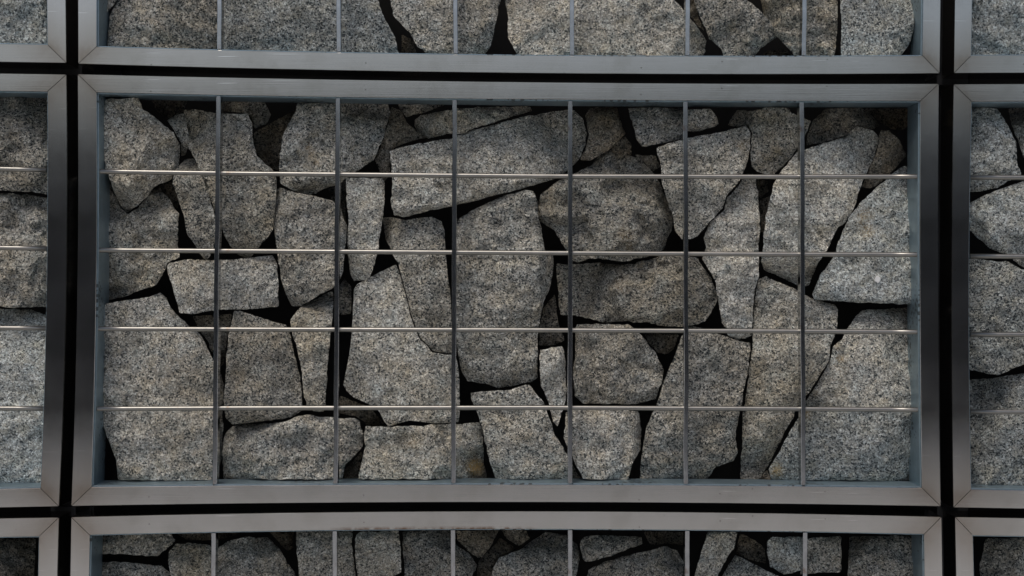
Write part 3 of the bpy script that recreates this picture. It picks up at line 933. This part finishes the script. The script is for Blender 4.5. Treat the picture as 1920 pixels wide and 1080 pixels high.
  dict(rough=.5, tilt=(-.01,-.04), facets=[(310,600,.6,-.7,.35)])),
 ('g', K, GC, 'thin shadowed stone edge just right of the first flat bar, low down',
  [(411,692),(418,720),(416,760),(417,800),(415,860),(409,880),(408,800)], {}),
 ('b', 0.085, GC, 'dark recessed stone behind the first flat bar above the third rod',
  [(362,594),(400,592),(433,590),(429,612),(424,640),(420,680),(412,688),(402,668),(390,640),(378,622)], {}),
 ('g', F, GC, 'long low stone on the bottom rail behind the second flat bar',
  [(434,800),(460,795),(501,795),(530,792),(556,782),(577,778),(600,782),(664,785),(673,789),(676,803),(680,815),(679,838),(664,855),(647,870),(641,898),(460,898),(420,898),(418,852),(420,817)],
  dict(rough=1.0, facets=[(660,850,1,.7,.6),(530,803,-.1,-1,.5)])),
 ('b', DP, GC, 'black stone in the bottom gap right of the second flat bar',
  [(647,882),(666,860),(678,848),(673,898),(645,898)], {}),
 ('w', F, GC, 'low stone on the bottom rail with a yellow lichen spot, third flat bar',
  [(687,800),(734,801),(804,798),(836,796),(897,793),(903,803),(905,823),(908,867),(912,898),(674,898),(677,873),(685,838),(683,812)],
  dict(rough=1.1, facets=[(820,815,.1,-1,.3)], stains=[(892,876,17,1.6),(765,830,18,.25),(885,850,10,.3)])),
 ('p', F, GC, 'bright stone on the bottom rail left of the fourth flat bar',
  [(883,737),(915,734),(956,732),(985,722),(993,722),(1005,739),(1019,753),(1025,774),(1034,797),(1042,820),(1054,838),(1064,855),(1067,876),(1064,898),(930,898),(928,893),(916,855),(907,809),(896,774),(884,747)], dict(rough=.6, tilt=(0,-.05))),
 ('g', F, GC, 'stone on the bottom rail right of the fourth flat bar with a shaded right flank',
  [(1060,774),(1075,769),(1124,768),(1197,771),(1202,809),(1199,844),(1187,867),(1177,898),(1094,898),(1085,879),(1068,844),(1058,820),(1060,794)], dict(rough=.7, facets=[(1186,800,1,.02,1.6)])),
 ('g', 0.05, GC, 'thin splinter of stone at the foot of the fourth flat bar',
  [(1071,868),(1078,880),(1087,898),(1071,898)], {}),
 ('b', 0.07, GC, 'tiny dark stone on the bottom rail left of the sixth flat bar',
  [(1423,899),(1438,882),(1445,899)], {}),
 # ---- upper row
 ('g', M_, GU, 'corner of a dark stone at the top left of the upper middle cage',
  [(193,-40),(240,-40),(222,-2),(208,13),(200,22),(193,20)], {}),
 ('g', F, GU, 'large stone at the top edge left of the first flat bar',
  [(228,-10),(248,-60),(406,-60),(408,0),(409,98),(203,97),(202,80),(206,30)], dict(rough=.5)),
 ('c', F, GU, 'very wide stone at the top edge behind the second flat bar',
  [(411,-60),(560,-75),(690,-50),(708,0),(722,38),(740,70),(749,110),(600,112),(411,104)], dict(rough=.5, tilt=(0,-.05))),
 ('b', 0.085, GU, 'dark stone in the gap at the top edge beside the second flat bar',
  [(754,66),(774,76),(782,108),(752,108)], {}),
 ('p', F, GU, 'pale stone with a slanting left side at the top edge, third flat bar',
  [(731,-40),(733,0),(737,26),(746,38),(769,61),(784,87),(801,101),(812,110),(905,110),(921,82),(927,55),(932,23),(937,0),(940,-50),(830,-70)], dict(rough=.7, facets=[(905,80,.7,.6,.7)])),
 ('p', F, GU, 'widest stone at the top edge behind the fourth flat bar',
  [(947,0),(953,29),(953,70),(970,102),(985,112),(1310,112),(1322,96),(1323,76),(1308,52),(1285,23),(1264,0),(1250,-40),(1100,-80),(960,-50)], dict(rough=.7, facets=[(1270,50,1,-.3,.5)], tilt=(0,-.06))),
 ('b', K, GU, 'dark stone sliver at the top edge right of the fifth flat bar',
  [(1280,-20),(1298,-20),(1308,29),(1320,58),(1306,44),(1290,22)], {}),
 ('w', F, GU, 'yellowish stone at the top edge right of the fifth flat bar',
  [(1298,-40),(1302,0),(1311,29),(1325,55),(1330,73),(1352,90),(1360,110),(1405,110),(1427,90),(1457,67),(1445,44),(1422,18),(1401,0),(1380,-40)], dict(rough=.9, facets=[(1420,55,.9,.3,.6)])),
 ('b', DP, GU, 'dark stone resting on the rail at the top edge left of the sixth flat bar',
  [(1415,112),(1440,95),(1475,95),(1490,112)], {}),
 ('w', F, GU, 'stone with a jagged left side at the top edge behind the sixth flat bar',
  [(1420,-40),(1427,0),(1433,29),(1453,64),(1477,87),(1494,112),(1563,112),(1568,73),(1571,29),(1569,0),(1560,-60)], dict(rough=.9, facets=[(1480,50,-1,.5,.5)])),
 ('c', F, GU, 'grey stone with a cut lower corner at the top right of the upper middle cage',
  [(1576,-60),(1576,0),(1578,44),(1577,112),(1682,112),(1704,82),(1713,58),(1715,0),(1716,-60)], dict(rough=.6, facets=[(1690,70,1,.8,.5)])),
 ('c', F, GU, 'dark grey stone in the upper left corner of the picture',
  [(-150,-60),(92,-60),(92,92),(-150,90)], dict(rough=.5, tilt=(0,.03))),
 ('c', F, GU, 'blue grey stone in the upper right corner of the picture',
  [(1822,-60),(2010,-60),(2010,112),(1822,112)], dict(rough=.5)),
 # ---- side cages
 ('g', F, GS, 'highest stone of the left cage, above the gap near its first rod',
  [(-130,182),(91,178),(91,365),(60,359),(0,356),(-120,350)], dict(rough=1.2, facets=[(40,230,-.1,-1,.35)])),
 ('g', F, GS, 'middle stone of the left cage, crossed by the second rod',
  [(-120,360),(0,363),(60,366),(92,371),(92,574),(40,576),(0,575),(-120,570)], dict(rough=1.2, facets=[(40,420,.1,-1,.35)])),
 ('c', F, GS, 'lowest and tallest stone of the left cage, crossed by two rods',
  [(-120,578),(0,580),(60,581),(91,594),(87,770),(82,908),(-130,910)], dict(rough=.5)),
 ('c', F, GS, 'highest stone of the right cage, above the first rod',
  [(1818,201),(1870,203),(1888,233),(1905,268),(1905,289),(1908,312),(1914,327),(1890,340),(1870,351),(1838,358),(1816,360)], dict(rough=.8, facets=[(1860,235,.1,-1,.4)])),
 ('g', 0.05, GS, 'stone cut by the right edge of the picture at the top of the right cage',
  [(1892,204),(2010,204),(2015,320),(1935,312),(1919,292),(1910,265),(1897,232)], {}),
 ('c', F, GS, 'stone with a slanting top in the right cage between first and second rods',
  [(1817,382),(1838,371),(1870,357),(1920,340),(2000,332),(2012,480),(1935,482),(1885,476),(1856,464),(1835,447),(1819,432)], dict(rough=.7, facets=[(1850,430,-.7,.8,.5)])),
 ('c', F, GS, 'stone of the right cage crossed by the third rod',
  [(1816,486),(1892,492),(1915,507),(2000,515),(2000,680),(1920,683),(1902,689),(1885,698),(1870,703),(1845,698),(1816,691)], dict(rough=.7)),
 ('g', 0.05, GS, 'small stone at the right edge of the picture just below the second rod',
  [(1898,486),(1990,486),(1990,509),(1920,502)], {}),
 ('c', F, GS, 'lowest stone of the right cage, crossed by the fourth rod',
  [(1816,712),(1870,709),(1920,700),(2000,694),(2000,912),(1816,910)], dict(rough=.7)),
 # ---- lower row
 ('g', 0.04, GL, 'flat stone under the rail at the left of the lower middle cage',
  [(181,1000),(318,999),(328,1013),(309,1030),(295,1042),(233,1039),(181,1036)], {}),
 ('g', F, GL, 'stone at the bottom edge in the left corner of the lower middle cage',
  [(178,1056),(216,1053),(257,1057),(303,1062),(318,1074),(324,1100),(320,1190),(176,1190)], {}),
 ('w', F, GL, 'rounded stone at the bottom edge left of the first flat bar',
  [(318,1033),(330,1020),(350,1018),(394,1023),(402,1031),(402,1130),(340,1140),(322,1085),(316,1050)], {}),
 ('b', 0.07, GL, 'dark sliver under the lower rail at the first flat bar',
  [(330,1000),(452,996),(432,1006),(402,1012),(356,1013)], {}),
 ('g', F, GL, 'round topped stone at the bottom edge right of the first flat bar',
  [(408,1027),(429,1014),(467,1008),(502,1008),(525,1033),(540,1058),(553,1074),(556,1100),(540,1190),(405,1190)], dict(facets=[(460,1035,0,-1,.5)])),
 ('b', 0.07, GL, 'dark triangular stone under the lower rail between first and second flat bars',
  [(506,996),(550,995),(550,1027),(539,1034),(520,1013)], {}),
 ('g', 0.036, GL, 'broad shaded stone at the bottom edge behind the second flat bar',
  [(555,993),(620,993),(661,993),(658,1013),(662,1051),(665,1074),(668,1150),(562,1150),(561,1074),(557,1036)], dict(facets=[(600,1035,0,-1,.3)])),
 ('g', F, GL, 'square stone at the bottom edge right of the second flat bar',
  [(667,1007),(676,998),(746,995),(751,1028),(751,1072),(737,1079),(672,1082),(666,1042)], dict(facets=[(710,1012,0,-1,.4)])),
 ('g', 0.036, GL, 'wide stone at the bottom edge behind the third flat bar',
  [(755,997),(845,993),(855,1022),(880,1039),(894,1060),(886,1077),(880,1150),(762,1150),(757,1042)], dict(facets=[(820,1040,.4,-1,.3)])),
 ('b', 0.05, GL, 'dark wedge pointing down right of the third flat bar, lower cage',
  [(856,996),(936,993),(923,1019),(903,1044),(896,1045),(878,1033),(859,1013)], {}),
 ('b', 0.055, GL, 'small dark stone under the lower rail left of the fourth flat bar',
  [(941,993),(985,993),(993,1010),(973,1023),(951,1010)], {}),
 ('b', 0.08, GL, 'very dark stone behind the lit boulder at the bottom edge',
  [(898,1053),(938,1010),(966,1028),(932,1045),(922,1066),(920,1120),(886,1120)], {}),
 ('p', F, GL, 'lit boulder at the bottom edge left of the fourth flat bar',
  [(926,1064),(937,1046),(975,1030),(1005,1010),(1022,998),(1060,1004),(1083,1022),(1085,1051),(1079,1080),(1075,1180),(930,1180),(922,1090)], dict(facets=[(1000,1045,.1,-1,.8)])),
 ('g', F, GL, 'thin bright stone under the lower rail right of the fourth flat bar',
  [(1089,1013),(1098,1006),(1140,1004),(1203,1007),(1203,1019),(1159,1036),(1130,1047),(1101,1053),(1093,1048),(1088,1028)], dict(facets=[(1140,1015,.1,-1,.9)])),
 ('g', F, GL, 'broad stone at the bottom edge left of the fifth flat bar',
  [(1104,1070),(1130,1056),(1171,1043),(1252,1025),(1270,1033),(1281,1057),(1276,1180),(1110,1180),(1098,1090)], dict(facets=[(1190,1060,0,-1,.5)])),
 ('b', DP, GL, 'black stone under the lower rail left of the fifth flat bar',
  [(1208,998),(1280,998),(1280,1022),(1252,1019),(1220,1020)], {}),
 ('w', F, GL, 'slanting brown slab at the bottom edge right of the fifth flat bar',
  [(1328,998),(1383,998),(1374,1028),(1356,1057),(1345,1080),(1320,1150),(1292,1150),(1305,1071),(1320,1022)], {}),
 ('b', 0.075, GL, 'dark brown slab in shadow left of the sixth flat bar, lower cage',
  [(1388,1001),(1415,1013),(1433,1028),(1436,1056),(1404,1048),(1380,1036)], {}),
 ('c', F, GL, 'grey stone with a straight slanting top at the bottom edge near the sixth flat bar',
  [(1360,1070),(1378,1040),(1418,1061),(1459,1080),(1480,1100),(1440,1180),(1350,1180),(1347,1092)], {}),
 ('c', 0.034, GL, 'small rounded block at the left side of the sixth flat bar, lower cage',
  [(1438,1016),(1447,1008),(1506,1007),(1507,1066),(1485,1073),(1470,1076),(1445,1062),(1439,1040)], {}),
 ('g', 0.034, GL, 'small square block at the right side of the sixth flat bar, lower cage',
  [(1511,1010),(1576,1006),(1577,1071),(1513,1075)], {}),
 ('g', F, GL, 'large shaded stone in the right corner of the lower middle cage',
  [(1594,1007),(1716,1004),(1719,1150),(1590,1150),(1591,1057)], dict(facets=[(1650,1040,0,-1,.25)])),
 ('b', F, GL, 'dark brown stone in the lower left corner of the picture',
  [(-120,1012),(66,1006),(62,1150),(-120,1150)], dict(tilt=(0,.12))),
 ('g', 0.04, GL, 'shaded stone in the lower right corner of the picture',
  [(1848,1010),(1990,1008),(1990,1150),(1840,1150),(1838,1060)], {}),
]
for k, (mt, dp, grp, lab, poly, opt) in enumerate(ST):
    small = dp > 0.06
    if grp == GL:
        dp += 0.018      # lower row set deeper so the rails above shade it more
    ob = make_stone(poly, dp, mt, lab, grp, seed=k + 1, spacing=6.5 if small else 5.0, **opt)
    if 'white splash' in lab:
        # bird dropping on the stone
        deps = bpy.context.evaluated_depsgraph_get()
        c = P(1646, 524, dp - 0.02)
        vs = [v.co + ob.location for v in ob.data.vertices]
        rngw = random.Random(3)
        ring = [(1646 + (5.2 + rngw.uniform(-1.2, 1.6)) * math.cos(t * .5236), 524 + (6.0 + rngw.uniform(-1.4, 1.4)) * math.sin(t * .5236)) for t in range(12)]
        near = min(v.y for v in vs if abs(v.x - P(1646, 524, dp).x) < 0.006 and abs(v.z - P(1646, 524, dp).z) < 0.006)
        fr = [P(x, y, near - 0.0012) for x, y in ring]
        bk = [P(1646 + (x - 1646) * 1.12, 524 + (y - 524) * 1.12, near + 0.003) for x, y in ring]
        link_mesh('white_splash', fr + bk, [tuple(range(12))[::-1]] + [(j, (j + 1) % 12, 12 + (j + 1) % 12, 12 + j) for j in range(12)] + [tuple(range(12, 24))],
                  WHITE, ob, origin=P(1646, 524, near))

# stones that continue the fill of the cut-off cages outside the picture
rngf = random.Random(21)
boxes = [(min(p[0] for p in s[4]), min(p[1] for p in s[4]), max(p[0] for p in s[4]), max(p[1] for p in s[4])) for s in ST]
INNER = {'u': (190, -615, 1715, 100), 'd': (172, 1012, 1725, 1738), 'l': (-1432, 178, 80, 912), 'r': (1824, 200, 3345, 915),
         'ul': (-1430, -628, 78, 72), 'ur': (1832, -616, 3345, 96), 'dl': (-1445, 1020, 62, 1738), 'dr': (1838, 1014, 3358, 1738)}
cnt = 500
for key, (ax, ay, bx, by) in INNER.items():
    nr = 4
    for r in range(nr):
        ya, yb = ay + (by - ay) * r / nr, ay + (by - ay) * (r + 1) / nr
        x = ax
        while x < bx - 60:
            w = rngf.uniform(170, 290)
            if bx - (x + w) < 120:
                w = bx - x
            x2 = x + w
            m = 3
            x_a, x_b, y_a, y_b = x + m, x2 - m, ya + m, yb - m
            # cut back to what the measured stones leave free
            for (p, q, s, t) in boxes:
                if p < x_b and s > x_a and q < y_b and t > y_a:
                    opts = [(s + 4, x_b, y_a, y_b), (x_a, p - 4, y_a, y_b), (x_a, x_b, t + 4, y_b), (x_a, x_b, y_a, q - 4)]
                    x_a, x_b, y_a, y_b = max(opts, key=lambda o: max(0, o[1] - o[0]) * max(0, o[3] - o[2]))
            visible = x_b > -2 and x_a < 1922 and y_b > -2 and y_a < 1082
            if x_b - x_a > 45 and y_b - y_a > 45 and not visible:
                j = lambda s: rngf.uniform(0, s)
                W, H = x_b - x_a, y_b - y_a
                poly = [(x_a + j(8), y_a + H * .25 * rngf.random()), (x_a + W * rngf.uniform(.12, .3), y_a + j(10)), (x_a + W * rngf.uniform(.6, .85), y_a + j(10)),
                        (x_b - j(8), y_a + H * rngf.uniform(.1, .35)), (x_b - j(10), y_b - H * rngf.uniform(.08, .3)), (x_b - W * rngf.uniform(.08, .3), y_b - j(8)),
                        (x_a + W * rngf.uniform(.1, .3), y_b - j(8)), (x_a + j(10), y_b - H * rngf.uniform(.1, .3))]
                make_stone(poly, rngf.uniform(.03, .045), rngf.choice('gggcwp'), 'grey granite stone in a cut-off cage beyond the edge of the picture',
                           'stones beyond the edge of the picture', seed=cnt, spacing=13.0, rough=.8)
                cnt += 1
            x = x2
